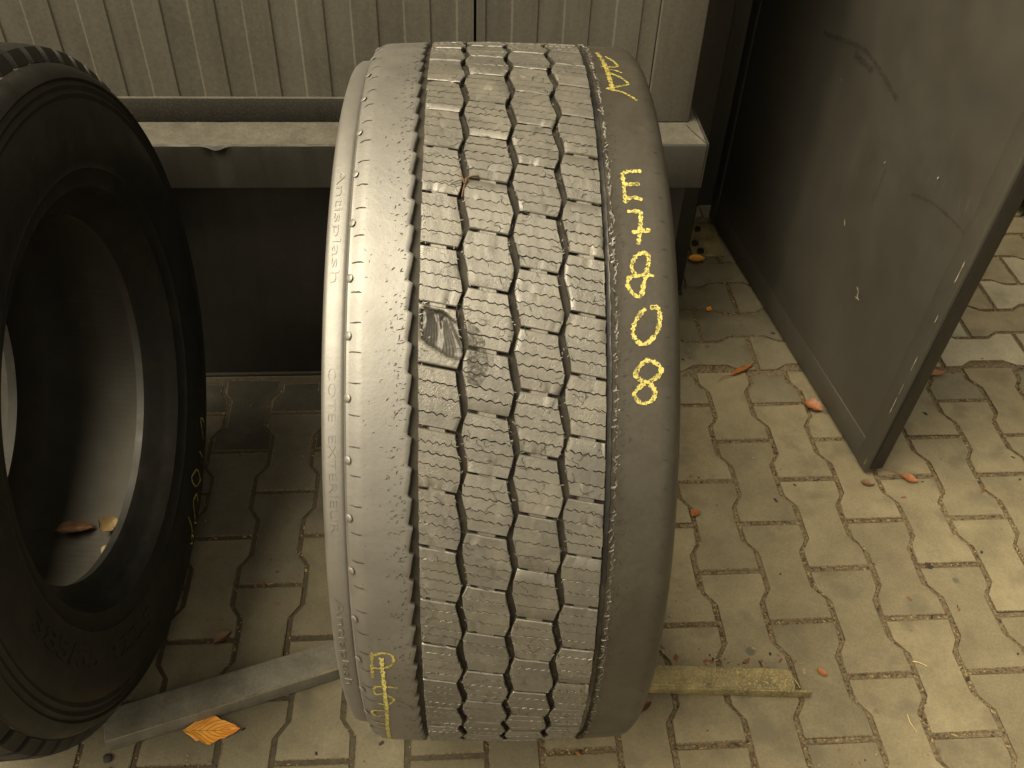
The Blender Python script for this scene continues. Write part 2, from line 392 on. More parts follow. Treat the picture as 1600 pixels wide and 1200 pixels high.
def ribbon(lines, width, place, step=.002, jit=.25, seed=1):
    """flat strokes: lines in a metric (a, b) plane, place(a, b) puts them on the surface"""
    v = []; f = []; rr = random.Random(seed)
    for pl in lines:
        q = smoothline(pl, step)
        for i, (a, b) in enumerate(q):
            a0, b0 = q[max(0, i - 1)]; a1, b1 = q[min(len(q) - 1, i + 1)]
            d = hypot(a1 - a0, b1 - b0) or 1; nx, ny = -(b1 - b0) / d, (a1 - a0) / d
            wd = width * (1 + jit * (rr.random() - .5) * 2) * .5
            if i in (0, len(q) - 1): wd *= .6
            v += [place(a + nx * wd, b + ny * wd), place(a - nx * wd, b - ny * wd)]
            if i: k = len(v); f.append((k - 4, k - 3, k - 1, k - 2))
    return v, f

# ------------------------------------------------------------------ the wide worn tyre
R0 = .53; N_P = 50; PT = 7.2
tyre = empty("truck_tyre", (-.02162, 1.09276, 0), .055493)
tag(tyre, "wide worn grey truck tyre standing upright, chalked E7808, with a torn tread block", 'tyre')
TZ = (0, 0, R0)
def rs(s):
    a = abs(s - .0025); r = R0 - .17 * a * a
    if a > .163: r -= (a - .163) ** 2 * 45
    return r
car = [(-.1765, .504), (-.166, .5195), (-.112, .5208), (.118, .5208), (.166, .5195), (.181, .508), (.1875, .492), (.195, .46), (.2, .42), (.193, .37), (.172, .325),
       (.15, .302), (.13, .288), (.115, .2865), (.108, .295), (.115, .31), (.145, .34), (.172, .38), (.178, .42), (.168, .465), (.14, .492), (0, .504)]
car += [(-s, r) for s, r in reversed(car[5:-1])][:-1]
def car_mat(j): return 0 if j in (1, 2, 3) else (2 if 13 <= j < 29 else 1)
obj("carcass", ring("carcass", car, 300, [R_FLOOR, R_SIDE, R_LINER], True, 40, True, None, car_mat), tyre, TZ)
# shoulder ribs with sawtooth inner edges
def left_prof(th):
    f = ((th - 49.3) / 3.6) % 1.0
    e = -.1092 + .0052 * f + .0006 * n2(th, 0, .9)
    if f > .96: e = -.1092
    d = [e + .0004, e, e - .0012] + [e + (-.165 - e) * k for k in (.1, .25, .45, .65, .85, 1)]
    pr = [(d[0], .5200), (d[1], rs(e) - .0009)] + [(s, rs(s) + .00025 * n2(th * .35, s * 60)) for s in d[2:]]
    return pr + [(-.1708, rs(-.1708) - .0003), (-.1745, .5190), (-.1772, .5135), (-.1784, .507), (-.1786, .499)]
def right_prof(th):
    f = ((th - 48.0) / 3.6) % 1.0
    e = .1108 + .0030 * (f if f < .9 else (1 - f) * 9) + .0010 * n2(th, 5, .8)
    d = [e - .0004, e, e + .0012] + [e + (.165 - e) * k for k in (.06, .2, .4, .65, .85, 1)]
    lip = .0009 * max(0, n2(th * .7, 3)) + .0005
    pr = [(d[0], .5200), (d[1], rs(e) - .0012), (d[2], rs(d[2]) + lip), (d[3], rs(d[3]) + lip * .2)] + [(s, rs(s)) for s in d[4:]]
    return pr + [(.1735, rs(.1735)), (.1790, .5165), (.1825, .509), (.1872, .494)]
obj("shoulder_rib", ring("shoulder_rib", left_prof(0), 1000, R_SHLD, True, 50, False, left_prof), tyre, TZ)['label'] = "pale scuffed shoulder rib with sawtooth edge"
o = obj("shoulder_rib", ring("shoulder_rib", right_prof(0), 1000, R_SHLD_R, True, 50, False, right_prof), tyre, TZ); o['label'] = "darker shoulder rib carrying yellow chalk digits"
fl = [(-.168, .494), (-.1772, .4995), (-.1795, .5028), (-.183, .5038), (-.19, .5022), (-.1985, .5012), (-.2025, .4985), (-.2045, .493), (-.2040, .485), (-.2015, .475), (-.1975, .46), (-.1975, .45)]
flange = obj("spray_flange", ring("spray_flange", fl, 300, R_SHLD, True, 60), tyre, TZ)
TAR = rubber("tarry_residue", (.006, .006, .0065), (.014, .0135, .013), (.25, .5), 40, False, 0, (.05, .046, .038), .6)
def tar_prof(th):
    a = .1020 + .0004 * n2(th, 1, .9); b = .1072 + .0014 * n2(th, 2, 1.1) + .0008 * n2(th, 9, 3.0)
    return [(a, .5196), (a + .0004, .5222 + .0006 * n2(th, 4, 2.0)), ((a + b) / 2, .5218 + .0006 * n2(th, 7, 2.5)), (b, .5222), (b + .0004, .5196)]
obj("groove_residue", ring("groove_residue", tar_prof(0), 700, TAR, True, 50, False, tar_prof), tyre, TZ)
# tread blocks
def zig(c, lo, hi, th):                                   # left-most at phase lo, right-most at phase hi
    f = ((th - 50 - lo) / PT) % 1.0; h = ((hi - lo) / PT) % 1.0
    t = f / h if f < h else 1 - (f - h) / (1 - h)
    t = min(1, max(0, (t - .10) / .80))
    return c + .0034 * (2 * t - 1)
G2 = lambda th: zig(-.0520, 3.0, 5.8, th)
G3 = lambda th: zig(.0030, 4.85, 8.2, th)
G4 = lambda th: zig(.0565, .05, 2.95, th)
HG = .0027
COLS = [(lambda th: -.0985, lambda th: G2(th) - HG, 53.5, -.077, 4), (lambda th: G2(th) + HG, lambda th: G3(th) - HG, 55.3, -.0245, 4),
        (lambda th: G3(th) + HG, lambda th: G4(th) - HG, 50.55, .0298, 4), (lambda th: G4(th) + HG, lambda th: .1015, 52.5, .0805, 4)]
SK = 21.0                                                 # degrees of skew per metre
def block_mesh(col, seed, sip=None):
    lb, rb, ph, sc, ns = COLS[col]; rr = random.Random(seed)
    if sip is not None: ns = sip
    nc = 19; th0, th1 = ph + .17, ph + PT - .17
    rows = [(0, 0, -.0012), (.018, 0, 0)]
    for k in range(ns):
        t = (k + 1) / (ns + 1) + rr.uniform(-.015, .015); hwd = rr.uniform(.0085, .0130); dp = rr.choice((-.0030, -.0042, -.0018, -.0036))
        ph_ = rr.uniform(0, 6.28); am = rr.uniform(.014, .024)
        wob = [am * sin(ph_ + j * 2.0) + rr.uniform(-.010, .010) for j in range(nc)]
        brk = rr.randrange(nc) if rr.random() < .35 else -9
        rows += [(t - hwd, wob, 0), (t, wob, (dp, brk)), (t + hwd, wob, 0)]
    rows += [(.982, 0, 0), (1, 0, -.0012)]
    V = []; F = []
    nr = len(rows)
    wear = [rr.uniform(-.00035, .0003) for _ in range(nr)]
    edge_j = [[rr.uniform(0, .0011) for _ in range(2)] for _ in range(nr)]
    chip = [(rr.choice((0, 1)), rr.random(), rr.uniform(.0010, .0026), rr.uniform(.03, .08)) for _ in range(rr.choice((1, 2, 3)))]
    chip += [(rr.random(), rr.choice((0, 1)), rr.uniform(.0008, .0020), rr.uniform(.03, .07)) for _ in range(rr.choice((1, 2)))]
    for i, (t, wob, dz) in enumerate(rows):
        for j in range(nc):
            tt = t + (wob[j] if wob else 0)
            thm = th0 + (th1 - th0) * min(1, max(0, tt))
            a, b = lb(thm) + edge_j[i][0], rb(thm) - edge_j[i][1]
            g = (0, .018, *[(.06 + .88 * (k - 2) / (nc - 5)) for k in range(2, nc - 2)], .982, 1)[j]
            s = a + (b - a) * g
            th = thm - SK * (s - sc)
            z = wear[i] + .0003 * n2(s * 150, th * 1.3, 1, seed)
            if isinstance(dz, tuple): z += dz[0] if abs(j - dz[1]) > 1 else 0
            else: z += dz
            for cg, ct, cd, cr in chip: z -= cd * math.exp(-((g - cg) ** 2 + (t - ct) ** 2) / (cr * cr))
            if j in (0, nc - 1): z -= .0011
            V.append(pos(s, th, rs(s) + z))
    for i in range(nr - 1):
        for j in range(nc - 1): F.append((i * nc + j, (i + 1) * nc + j, (i + 1) * nc + j + 1, i * nc + j + 1))
    loop = [j for j in range(nc)] + [i * nc + nc - 1 for i in range(1, nr)] + [(nr - 1) * nc + j for j in range(nc - 2, -1, -1)] + [i * nc for i in range(nr - 2, 0, -1)]
    base = len(V); k0 = .5205
    for q in loop:
        x, y, z = V[q]; d = hypot(y, z); V.append((x, y / d * k0, z / d * k0))
    n = len(loop)
    for i in range(n): F.append((loop[i], loop[(i + 1) % n], base + (i + 1) % n, base + i))
    FM = [0] * ((nr - 1) * (nc - 1)) + [1] * n
    # tie bar: shallow middle of the cross groove below the block
    i0 = len(V)
    for g in (.24, .30, .70, .76):
        for e, zz in ((-.52, -.0018), (.25, -.0018)):
            thm = th0 + e; a, b = lb(ph), rb(ph); s = a + (b - a) * g
            V.append(pos(s, thm - SK * (s - sc), rs(s) + (zz if g in (.30, .70) else -.0062) + .0003 * rr.uniform(-1, 1)))
    for k in range(3): F.append((i0 + 2 * k, i0 + 2 * k + 1, i0 + 2 * k + 3, i0 + 2 * k + 2)); FM.append(0)
    me = mesh("tread_block", V, F, [R_TREAD, R_FLOOR], FM, 38)
    return fixn(me)
def torn_block(k):
    """column 0 block with a shell-shaped bite out of its upper two thirds"""
    lb, rb, ph, sc, ns = COLS[0]; n = 46; V = []; F = []; FM = []; D = []
    th0, th1 = ph + .17, ph + PT - .17
    for i in range(n + 1):
        for j in range(n + 1):
            t, g = i / n, j / n; thm = th0 + (th1 - th0) * t
            a, b = lb(thm), rb(thm); s = a + (b - a) * g; th = thm - SK * (s - sc)
            low = .24 - .17 * g ** 1.3 + .10 * max(0, .22 - g) / .22 + .025 * sin(g * 7); hi = .97 - .16 * max(0, g - .55) * 2 - .10 * max(0, .2 - g) / .2 + .02 * sin(g * 11)
            e = min((t - low) / .16, (hi - t) / .06, (g - .02) / .10, 1)
            e = max(0, min(1, e)); e = e * e * (3 - 2 * e)
            wv = (g * 1.0 + .30 * (1 - t) - .55 * g * (1 - t)) * 3.1 + .35
            fr = (wv + .12 * sin(t * 6 + g * 3)) % 1.0; sc_ = min(fr / .72, (1 - fr) / .28)
            d = e * (.0012 + .0040 * sin(pi * min(1, g * .8)) * (.5 + .5 * t) + .0026 * sc_ - .0022 * max(0, g - .84) / .16 + .0004 * sin(wv * 40 + g * 9) * .5)
            cut = math.exp(-((g - .62) ** 2 / .004 + (t - .82 - .5 * (g - .62)) ** 2 / .0010)) + math.exp(-((g - .56) ** 2 / .0006 + (t - .70) ** 2 / .006)); d += .0020 * min(1, cut) * e
            z = -d + .00025 * n2(s * 200, th * 2)
            if min(t, 1 - t, g, 1 - g) < .001: z -= .0012
            V.append(pos(s, th, rs(s) + z)); D.append(e)
    m_ = n + 1
    for i in range(n):
        for j in range(n):
            q = (i * m_ + j, (i + 1) * m_ + j, (i + 1) * m_ + j + 1, i * m_ + j + 1); F.append(q); FM.append(2 if sum(D[x] for x in q) > 1.6 else 0)
    loop = [j for j in range(m_)] + [i * m_ + n for i in range(1, m_)] + [n * m_ + j for j in range(n - 1, -1, -1)] + [i * m_ for i in range(n - 1, 0, -1)]
    base = len(V)
    for q in loop:
        x, y, z = V[q]; d = hypot(y, z); V.append((x, y / d * .5205, z / d * .5205))
    for i in range(len(loop)): F.append((loop[i], loop[(i + 1) % len(loop)], base + (i + 1) % len(loop), base + i)); FM.append(1)
    return fixn(mesh("tread_block", V, F, [R_TREAD, R_FLOOR, R_FRESH], FM, 50))
TORN_K = -1
for col in range(4):
    variants = [block_mesh(col, 20 * col + q, (4, 3, 4, 4, 3, 4, 3, 4, 4)[q]) for q in range(9)]
    for k in range(N_P):
        d = PT * (k - 25)
        if col == 0 and k - 25 == TORN_K:
            o = obj("tread_block", torn_block(k), tyre, TZ, (-radians(d), 0, 0)); o['label'] = "torn tread block with a shiny scooped gouge"
        else:
            o = obj("tread_block", variants[(k * 7 + col * 4 + k // 9) % 9], tyre, TZ, (-radians(d + random.uniform(-.08, .08)), 0, 0)); dr = random.uniform(-.0007, .0004); an = radians(COLS[col][2] + d + 3.6); o.location = (0, -dr * cos(an), R0 + dr * sin(an))
# wear lugs at the outer shoulder corner
def dome(a, b, h, n=10):
    V = [(0, 0, h)]; F = []
    for k, (q, hz) in enumerate(((.45, .92), (.75, .6), (1, -.15))):
        for i in range(n): V.append((a * q * cos(2 * pi * i / n), b * q * sin(2 * pi * i / n), h * hz))
    for i in range(n): F.append((0, 1 + i, 1 + (i + 1) % n))
    for k in range(2):
        for i in range(n): F.append((1 + k * n + i, 1 + (k + 1) * n + i, 1 + (k + 1) * n + (i + 1) % n, 1 + k * n + (i + 1) % n))
    return V, F
dv, df = dome(.0048, .0048, .0009)
tilt = radians(-38)
LV = []
for (x, y, z) in dv:
    x2, z2 = x * cos(tilt) + z * sin(tilt), -x * sin(tilt) + z * cos(tilt)
    LV.append((-.1735 + x2, y, .5205 + z2))                 # built at the top (angle 90), y runs along the circumference
lug_me = fixn(mesh("wear_lug", LV, df, R_SHLD, smooth=60))
for k in range(N_P):
    th = 49.95 + PT * k; obj("wear_lug", lug_me, tyre, TZ, (-radians(th - 90 + random.uniform(-.25, .25)), 0, 0))
def slits(s0, s1, th0, jit, wdt, name):
    V = []; F = []; rr = random.Random(3)
    for k in range(100):
        th = th0 + 3.6 * k + rr.uniform(-.1, .1); a = s0 + rr.uniform(-jit, jit); b = s1 + rr.uniform(-jit, jit); i = len(V); n = 5
        for j in range(n):
            s = a + (b - a) * j / (n - 1); hw = wdt * (.3 + .7 * sin(pi * (j + .4) / (n - .2))) * rr.uniform(.7, 1.2); dth = rr.uniform(-.04, .04) - SK * .4 * (s - a)
            for q in (-1, 1): V.append(pos(s, th + dth + q * math.degrees(hw / .52), rs(s) + .0004))
            if j: F.append((i + 2 * j - 2, i + 2 * j - 1, i + 2 * j + 1, i + 2 * j))
    o = obj(name, mesh(name, V, F, R_SLIT), tyre, TZ); o['kind'] = 'stuff'
slits(-.1715, -.1585, 51.6, .0012, .0007, "shoulder_slit")
slits(.1635, .1695, 50.1, .0008, .0006, "shoulder_slit")
# small surface nicks along the grooves
V = []; F = []; rr = random.Random(11)
for k in range(900):
    sgn = rr.choice((-1, -1, 1)); s = (-.1115 - abs(rr.gauss(0, .011))) if sgn < 0 else (.1155 + abs(rr.gauss(0, .006))); th = rr.uniform(-60, 120); an = rr.gauss(.5, .6); l = rr.uniform(.001, .0035); wd = rr.uniform(.0002, .0005)
    dx, dy = cos(an) * l, sin(an) * l; i = len(V)
    for (a, b) in ((-dx, -dy), (wd, -wd), (dx, dy), (-wd, wd)): V.append(pos(s + a, th + math.degrees(b / .52), rs(s + a) + .00045))
    F.append((i, i + 1, i + 2, i + 3))
for k in range(520):
    s = rr.uniform(-.160, -.113) if rr.random() < .7 else rr.uniform(.118, .158); th = rr.uniform(-60, 120); an = rr.gauss(.3, .9); l = rr.uniform(.0005, .0022); wd = rr.uniform(.00012, .00028)
    dx, dy = cos(an) * l, sin(an) * l; i = len(V)
    for (a, b) in ((-dx, -dy), (wd, -wd), (dx, dy), (-wd, wd)): V.append(pos(s + a, th + math.degrees(b / .52), rs(s + a) + .00045))
    F.append((i, i + 1, i + 2, i + 3))
o = obj("surface_nick", mesh("surface_nick", V, F, R_SLIT), tyre, TZ); o['kind'] = 'stuff'
V = []; F = []; rr = random.Random(31)
for k in range(620):
    s_ = rr.uniform(-.097, .099); th = rr.uniform(-65, 118); an = rr.choice((rr.gauss(0, .5), rr.gauss(1.57, .5))); pl_ = [(s_, th * radians(1) * .525)]
    for q_ in range(rr.randrange(3, 8)): an += rr.gauss(0, .55); pl_.append((pl_[-1][0] + cos(an) * .0024, pl_[-1][1] + sin(an) * .0024))
    v_, f_ = ribbon([pl_], rr.uniform(.0003, .0007), lambda a, b: pos(a, math.degrees(b / .525), rs(a) + .00035), .0016, .6, k)
    i = len(V); V += v_; F += [tuple(x + i for x in q_) for q_ in f_]
o = obj("surface_crack", mesh("surface_crack", V, F, R_SLIT), tyre, TZ); o['kind'] = 'stuff'
# feathered rubber flakes along the groove edges
V = []; F = []; rr = random.Random(21)
def flake(s, th, l, wd, an, lift):
    i = len(V); dx, dy = cos(an) * l, sin(an) * l; nx, ny = -sin(an) * wd, cos(an) * wd
    for (a, b, h) in ((-dx - nx, -dy - ny, 0), (-dx + nx, -dy + ny, 0), (dx + nx * .4, dy + ny * .4, lift * .6), (dx - nx * .4, dy - ny * .4, lift)):
        V.append(pos(s + a, th + math.degrees(b / .525), rs(s) - .0004 + h))
    F.append((i, i + 1, i + 2, i + 3))
for k in range(700):
    th = rr.uniform(-70, 120); flake(.1118 + rr.gauss(0, .0014), th, rr.uniform(.0010, .0034), rr.uniform(.0004, .0012), rr.gauss(1.4, .7), rr.uniform(.0004, .0022))
for k in range(420):
    th = rr.uniform(-70, 120); flake(-.0965 + abs(rr.gauss(0, .003)), th, rr.uniform(.0008, .0026), rr.uniform(.0003, .0008), rr.gauss(.6, .9), rr.uniform(.0003, .0014))
for k in range(480):
    th = rr.uniform(-70, 120); c = rr.choice((G2, G3, G4)); flake(c(th) + rr.choice((-1, 1)) * (HG + abs(rr.gauss(0, .002))), th, rr.uniform(.0007, .0022), rr.uniform(.0003, .0007), rr.gauss(.4, 1.0), rr.uniform(.0003, .0012))
for k in range(380):
    th = rr.uniform(-70, 120); flake(rr.uniform(-.097, .10), th, rr.uniform(.0006, .0018), rr.uniform(.0002, .0006), rr.gauss(.2, 1.2), rr.uniform(.0003, .0010))
o = obj("rubber_flake", mesh("rubber_flake", V, F, R_TREAD), tyre, TZ); o['kind'] = 'stuff'
# rubbed patch on the block beside the torn one
V = []; F = []; nn = 24
for i in range(nn + 1):
    for j in range(13):
        t = i / nn; g = j / 12; wd = sin(pi * min(1, .12 + t * .9)) ** .6
        V.append(pos(-.0478 + .0015 * sin(t * 9) + g * .024 * wd, 44.6 + 7.6 * t - g * .5, rs(-.03) + .00045))
for i in range(nn):
    for j in range(12): F.append((i * 13 + j, (i + 1) * 13 + j, (i + 1) * 13 + j + 1, i * 13 + j + 1))
RUB = chalk("rubbed_grey_rubber", (.040, .036, .029), .34, .78)
obj("rubbed_patch", mesh("rubbed_patch", V, F, RUB), tyre, TZ)['label'] = "dull rubbed patch beside the torn block"
# chalk
CH_E = [[(148.8, 71.8), (132.9, 71.64), (125.8, 71.18)], [(126.6, 71.35), (127.1, 69.04), (127.9, 66.84)], [(127.9, 69.63), (145.6, 69.79)], [(129.0, 67.46), (137.5, 67.73), (146.9, 67.43)], [(128.7, 65.69), (144.0, 65.8)], [(144.0, 65.8), (142.2, 63.58), (138.7, 61.23)], [(132.4, 62.84), (153.4, 63.24)], [(154.5, 57.26), (145.3, 57.46), (135.9, 57.32), (130.4, 58.12), (131.9, 59.07), (136.9, 59.89), (146.4, 60.18), (149.5, 59.36), (146.1, 57.73), (142.5, 56.13), (139.0, 54.82), (131.7, 54.94), (125.1, 56.11), (127.7, 57.04), (135.9, 57.32)], [(148.6, 53.4), (157.1, 53.41), (159.1, 52.25), (156.4, 50.73), (147.7, 49.46), (138.5, 49.08), (130.6, 49.95), (129.6, 50.84), (134.4, 52.11), (140.4, 52.95), (144.5, 53.3)], [(147.5, 47.21), (157.7, 46.6), (158.8, 45.73), (150.8, 44.98), (141.6, 44.53), (132.5, 43.73), (131.4, 42.99), (138.3, 42.25), (148.5, 42.5), (153.1, 43.37), (149.6, 44.23), (141.6, 44.68), (132.5, 45.34), (133.7, 46.09), (141.7, 47.09), (147.5, 47.21)]]
CH_T = [[(122.9, 102.53), (125.6, 98.37), (127.5, 94.1), (128.0, 90.84), (129.0, 87.52)], [(120.2, 95.36), (141.5, 95.68), (141.1, 97.55), (131.6, 100.47)], [(130.4, 94.48), (138.6, 94.16), (146.3, 93.32)], [(130.2, 93.07), (141.2, 91.98), (148.2, 90.63), (149.7, 89.76), (140.7, 89.17), (120.7, 88.14)], [(123.1, 88.15), (133.4, 87.8), (144.5, 87.07), (156.4, 85.52)]]
CH_B = [[(-155.3, 8.79), (-156.4, 6.83), (-157.6, 3.46)], [(-157.4, 7.97), (-145.6, 8.64), (-134.1, 8.49), (-130.9, 7.51), (-134.2, 6.36), (-145.4, 5.63), (-158.7, 5.81)], [(-129.0, 1.37), (-154.6, 1.42), (-156.6, -0.41), (-147.1, -0.43), (-137.2, -1.24), (-135.5, -2.05), (-143.6, -3.3), (-155.7, -3.06)], [(-149.3, -5.37), (-160.8, -5.33), (-164.7, -6.32), (-158.7, -7.4), (-151.2, -6.89)], [(-163.4, -10.07), (-151.7, -10.45)], [(-162.2, -12.19), (-149.6, -12.64)]]
CH_L = [[(-145.1, 7.95), (-144.7, 3.76), (-145.2, -1.62), (-146.2, -6.12), (-149.3, -12.25), (-154.4, -24.77)]]
def chalk_part(name, strokes, width, mat, lift=.0007, seed=1, label=None):
    K = radians(1) * .525
    ln = [[(a / 1000, t * K) for a, t in s] for s in strokes]
    v, f = ribbon(ln, width, lambda a, b: pos(a, b / K, rs(a) + lift), .0015, .42, seed)
    o = obj(name, mesh(name, v, f, mat), tyre, TZ)
    if label: o['label'] = label
chalk_part("chalk_marking", CH_E, .0045, CHALK, .0007, 1, "bright yellow chalk number E7808")
chalk_part("chalk_marking", CH_T[:1], .0052, CHALK_F, .0009, 2, "thick yellow chalk stroke near the crown"); [chalk_part("chalk_marking", [q], .0032, CHALK_F, .0006, 3 + i, "thin yellow chalk stroke near the crown") for i, q in enumerate(CH_T[1:])]
chalk_part("chalk_marking", CH_B[:2], .0034, CHALK_F, .0006, 4, "faded yellow chalk letter P near the ground"); chalk_part("chalk_marking", CH_B[2:3], .0034, CHALK_F, .0006, 14, "faded yellow chalk figure 5 near the ground"); chalk_part("chalk_marking", CH_B[3:4], .0030, CHALK_F, .0006, 15, "faint yellow chalk curve near the ground"); [chalk_part("chalk_marking", [q], .0030, CHALK_F, .0006, 8 + i, "faint short yellow chalk dash near the ground") for i, q in enumerate(CH_B[4:])]; chalk_part("chalk_marking", CH_L, .0046, CHALK, .0010, 5, "long bright yellow chalk line near the ground")
# moulded lettering
def text_geo(txt, cap, offset=0.0, space=1.0):
    cu = bpy.data.curves.new("lettering", 'FONT'); cu.body = txt; cu.size = 1; cu.offset = offset; cu.space_character = space; cu.resolution_u = 3
    cu.extrude = .05; cu.bevel_depth = .0
    to = bpy.data.objects.new("lettering_source", cu); C.objects.link(to); bpy.context.view_layer.update()
    me = to.evaluated_get(bpy.context.evaluated_depsgraph_get()).to_mesh()
    V = [tuple(v.co) for v in me.vertices]; F = [tuple(p.vertices) for p in me.polygons]
    bpy.data.objects.remove(to); bpy.data.curves.remove(cu)
    return V, F
def flange_text(txt, th_a, th_b, s_base, cap, lift, offset=0.0):
    V, F = text_geo(txt, cap, offset); x0 = min(v[0] for v in V); x1 = max(v[0] for v in V); h = max(v[1] for v in V if True)
    tab = sorted(fl[2:7])
    out = []
    for (x, y, z) in V:
        th = th_a + (th_b - th_a) * (x - x0) / (x1 - x0); s = s_base + y / .73 * cap
        out.append(pos(s, th, interp(tab, s) + (lift if z > 0 else -.0006)))
    o = obj("lettering", fixn(mesh("lettering", out, F, R_SHLD)), flange); return o
flange_text("Antisplash", 74.2, 57.2, -.1965, .0098, .0006)
flange_text("COTE  EXTERIEUR", 46.4, 25.4, -.1962, .0085, .00045, -.015)
flange_text("Antisplash", 15.5, -3.0, -.1965, .0098, .0006)

# ------------------------------------------------------------------ twig caught in the tread
def tube(pl, r, n=6, taper=.6):
    V = []; F = []
    for i, p in enumerate(pl):
        p = Vector(p); d = (Vector(pl[min(i + 1, len(pl) - 1)]) - Vector(pl[max(i - 1, 0)])).normalized()
        a = d.orthogonal().normalized(); b = d.cross(a); rr_ = r * (1 - (1 - taper) * i / max(1, len(pl) - 1))
        for k in range(n): V.append(p + (a * cos(2 * pi * k / n) + b * sin(2 * pi * k / n)) * rr_)
    for i in range(len(pl) - 1):
        for k in range(n): F.append((i * n + k, i * n + (k + 1) % n, (i + 1) * n + (k + 1) % n, (i + 1) * n + k))
    F += [tuple(range(n - 1, -1, -1)), tuple(range((len(pl) - 1) * n, len(pl) * n))]
    return V, F
def join(parts):
    V = []; F = []
    for v, f in parts: k = len(V); V += [tuple(x) for x in v]; F += [tuple(i + k for i in q) for q in f]
    return V, F
TM = Matrix.Translation(Vector((-.02162, 1.09276, R0))) @ Matrix.Rotation(.055493, 4, 'Z')
def onT(s, th, lift=.002): return TM @ Vector(pos(s, th, rs(s) + lift))
tw = join([tube([onT(-.0349, 70.3), onT(-.042, 70.1, .004), onT(-.0480, 69.9, .003)], .0012), tube([onT(-.048, 69.9, .003), onT(-.0515, 68.7, -.001), onT(-.0535, 67.4, -.001)], .0014), tube([onT(-.049, 69.8), onT(-.057, 69.5, .003), onT(-.0654, 69.2)], .0009), tube([onT(-.0508, 69.2), onT(-.054, 70.2, .004), onT(-.0545, 70.9, .002)], .0009)])
tag(obj("dry_twig", mesh("dry_twig", tw[0], tw[1], LITTER[0], smooth=60)), "small forked brown twig caught in a groove high on the wide tyre", 'twig')

# ------------------------------------------------------------------ the black tyre
R1 = .530
BPROF = [(.10, .506), (.146, .5035), (.1550, .4985), (.1620, .5000), (.1715, .4950), (.1795, .4875), (.1845, .4800), (.1818, .4762), (.1868, .4705), (.1843, .4640), (.1882, .4585), (.1858, .4520), (.1890, .445), (.1900, .425), (.1892, .395), (.186, .366), (.1835, .3570), (.1845, .354), (.1815, .351),
         (.175, .3310), (.1755, .327), (.171, .3235), (.160, .3165), (.1486, .310), (.137, .2945), (.1255, .2862), (.111, .290), (.118, .308), (.150, .350), (.166, .405), (.158, .45), (.130, .474), (.06, .4835)]
FULL = BPROF + [(-s, r) for s, r in reversed(BPROF)]
nb = len(BPROF)
b_carc = ring("carcass", FULL, 260, [R_BLACK, R_LINER, R_DUSTY], True, 40, True, None, lambda j: 2 if (j < 3 or j > 2 * nb - 6) else 1 if 28 <= j <= 2 * nb - 30 else 0)
cap_prof = [(.099, .506), (.099, .5268), (.06, .5290), (.059, .519), (.049, .519), (.048, .5293), (.0, .5300)]
cap_prof = cap_prof + [(-s, r) for s, r in reversed(cap_prof[:-1])]
b_cap = ring("tread_cap", cap_prof, 260, R_BLACK, True, 40)
lv = []; lf = []
for (dt, sh) in ((-1.95, 0), (1.95, 0)):
    for (s, r) in ((.104, .503), (.104, .5266), (.135, .5245), (.1490, .5210), (.1545, .5145), (.1612, .5012), (.152, .496)): lv.append(pos(s, 90 + dt - (s - .10) * 25, r))
for j in range(6): lf.append((j, j + 1, 8 + j, 7 + j))
lf += [tuple(range(7)), tuple(range(7, 14))]
b_lug = fixn(mesh("shoulder_lug", lv, lf, R_BLACK, smooth=30))
lvm = [(-x, y, z) for x, y, z in lv]; b_lugm = fixn(mesh("shoulder_lug", lvm, lf, R_BLACK, smooth=30))
SIDE_TAB = sorted((r, s) for s, r in BPROF[4:24])
def black_tyre(loc, rot, label, detail):
    t = empty("truck_tyre", loc); t.rotation_euler = rot; tag(t, label, 'tyre')
    dz = (0, 0, R1) if detail else (0, 0, 0)
    obj("carcass", b_carc, t, dz); obj("tread_cap", b_cap, t, dz)
    for k in range(65):
        a = -radians(360 / 65 * k + 1.2)
        obj("shoulder_lug", b_lug, t, dz, (a, 0, 0)); obj("shoulder_lug", b_lugm, t, dz, (a, 0, 0))
    return t
bt = black_tyre((-.8065 + .0112, 1.0237, 0), (0, -.0212, .0587), "black truck tyre at the left edge, dried leaves lying inside its hollow", True)
CH2 = [[(0.438, -125.0), (0.417, -130.2), (0.445, -129.3), (0.447, -125.3)], [(0.417, -121.2), (0.443, -120.3), (0.45, -118.4)], [(0.408, -115.7), (0.39, -112.9), (0.399, -111.4), (0.42, -111.5), (0.439, -114.1), (0.42, -115.8), (0.408, -115.7)], [(0.442, -114.4), (0.452, -111.1)], [(0.426, -109.7), (0.416, -106.6), (0.446, -103.3), (0.461, -103.5)], [(0.45, -110.2), (0.45, -108.4), (0.426, -109.7)], [(0.404, -101.4), (0.437, -100.0), (0.447, -97.5), (0.461, -98.2), (0.46, -101.9)], [(0.444, -100.5), (0.465, -98.7)]]
K1 = radians(1) * .49
v, f = ribbon([[(r, t * K1) for r, t in s] for s in CH2], .0042, lambda a, b: pos(interp(SIDE_TAB, a) + .0022, b / K1, a), .002, .3, 6)
obj("chalk_marking", mesh("chalk_marking", v, f, CHALK_D), bt, (0, 0, R1))['label'] = "dim yellow chalk scrawl along the outer edge"
V, F = text_geo("385/55 R22.5", .03, .01); x0 = min(q[0] for q in V); x1 = max(q[0] for q in V); out = []
for (x, y, z) in V:
    th = -1.5 - 65 * (x - x0) / (x1 - x0); r = .405 - y / .73 * .030
    out.append(pos(interp(SIDE_TAB, r) + (.0014 if z > 0 else -.0006), th, r))
obj("lettering", fixn(mesh("lettering", out, F, R_BLACK)), bt, (0, 0, R1))
p = U(2.27, 2.55, .20)
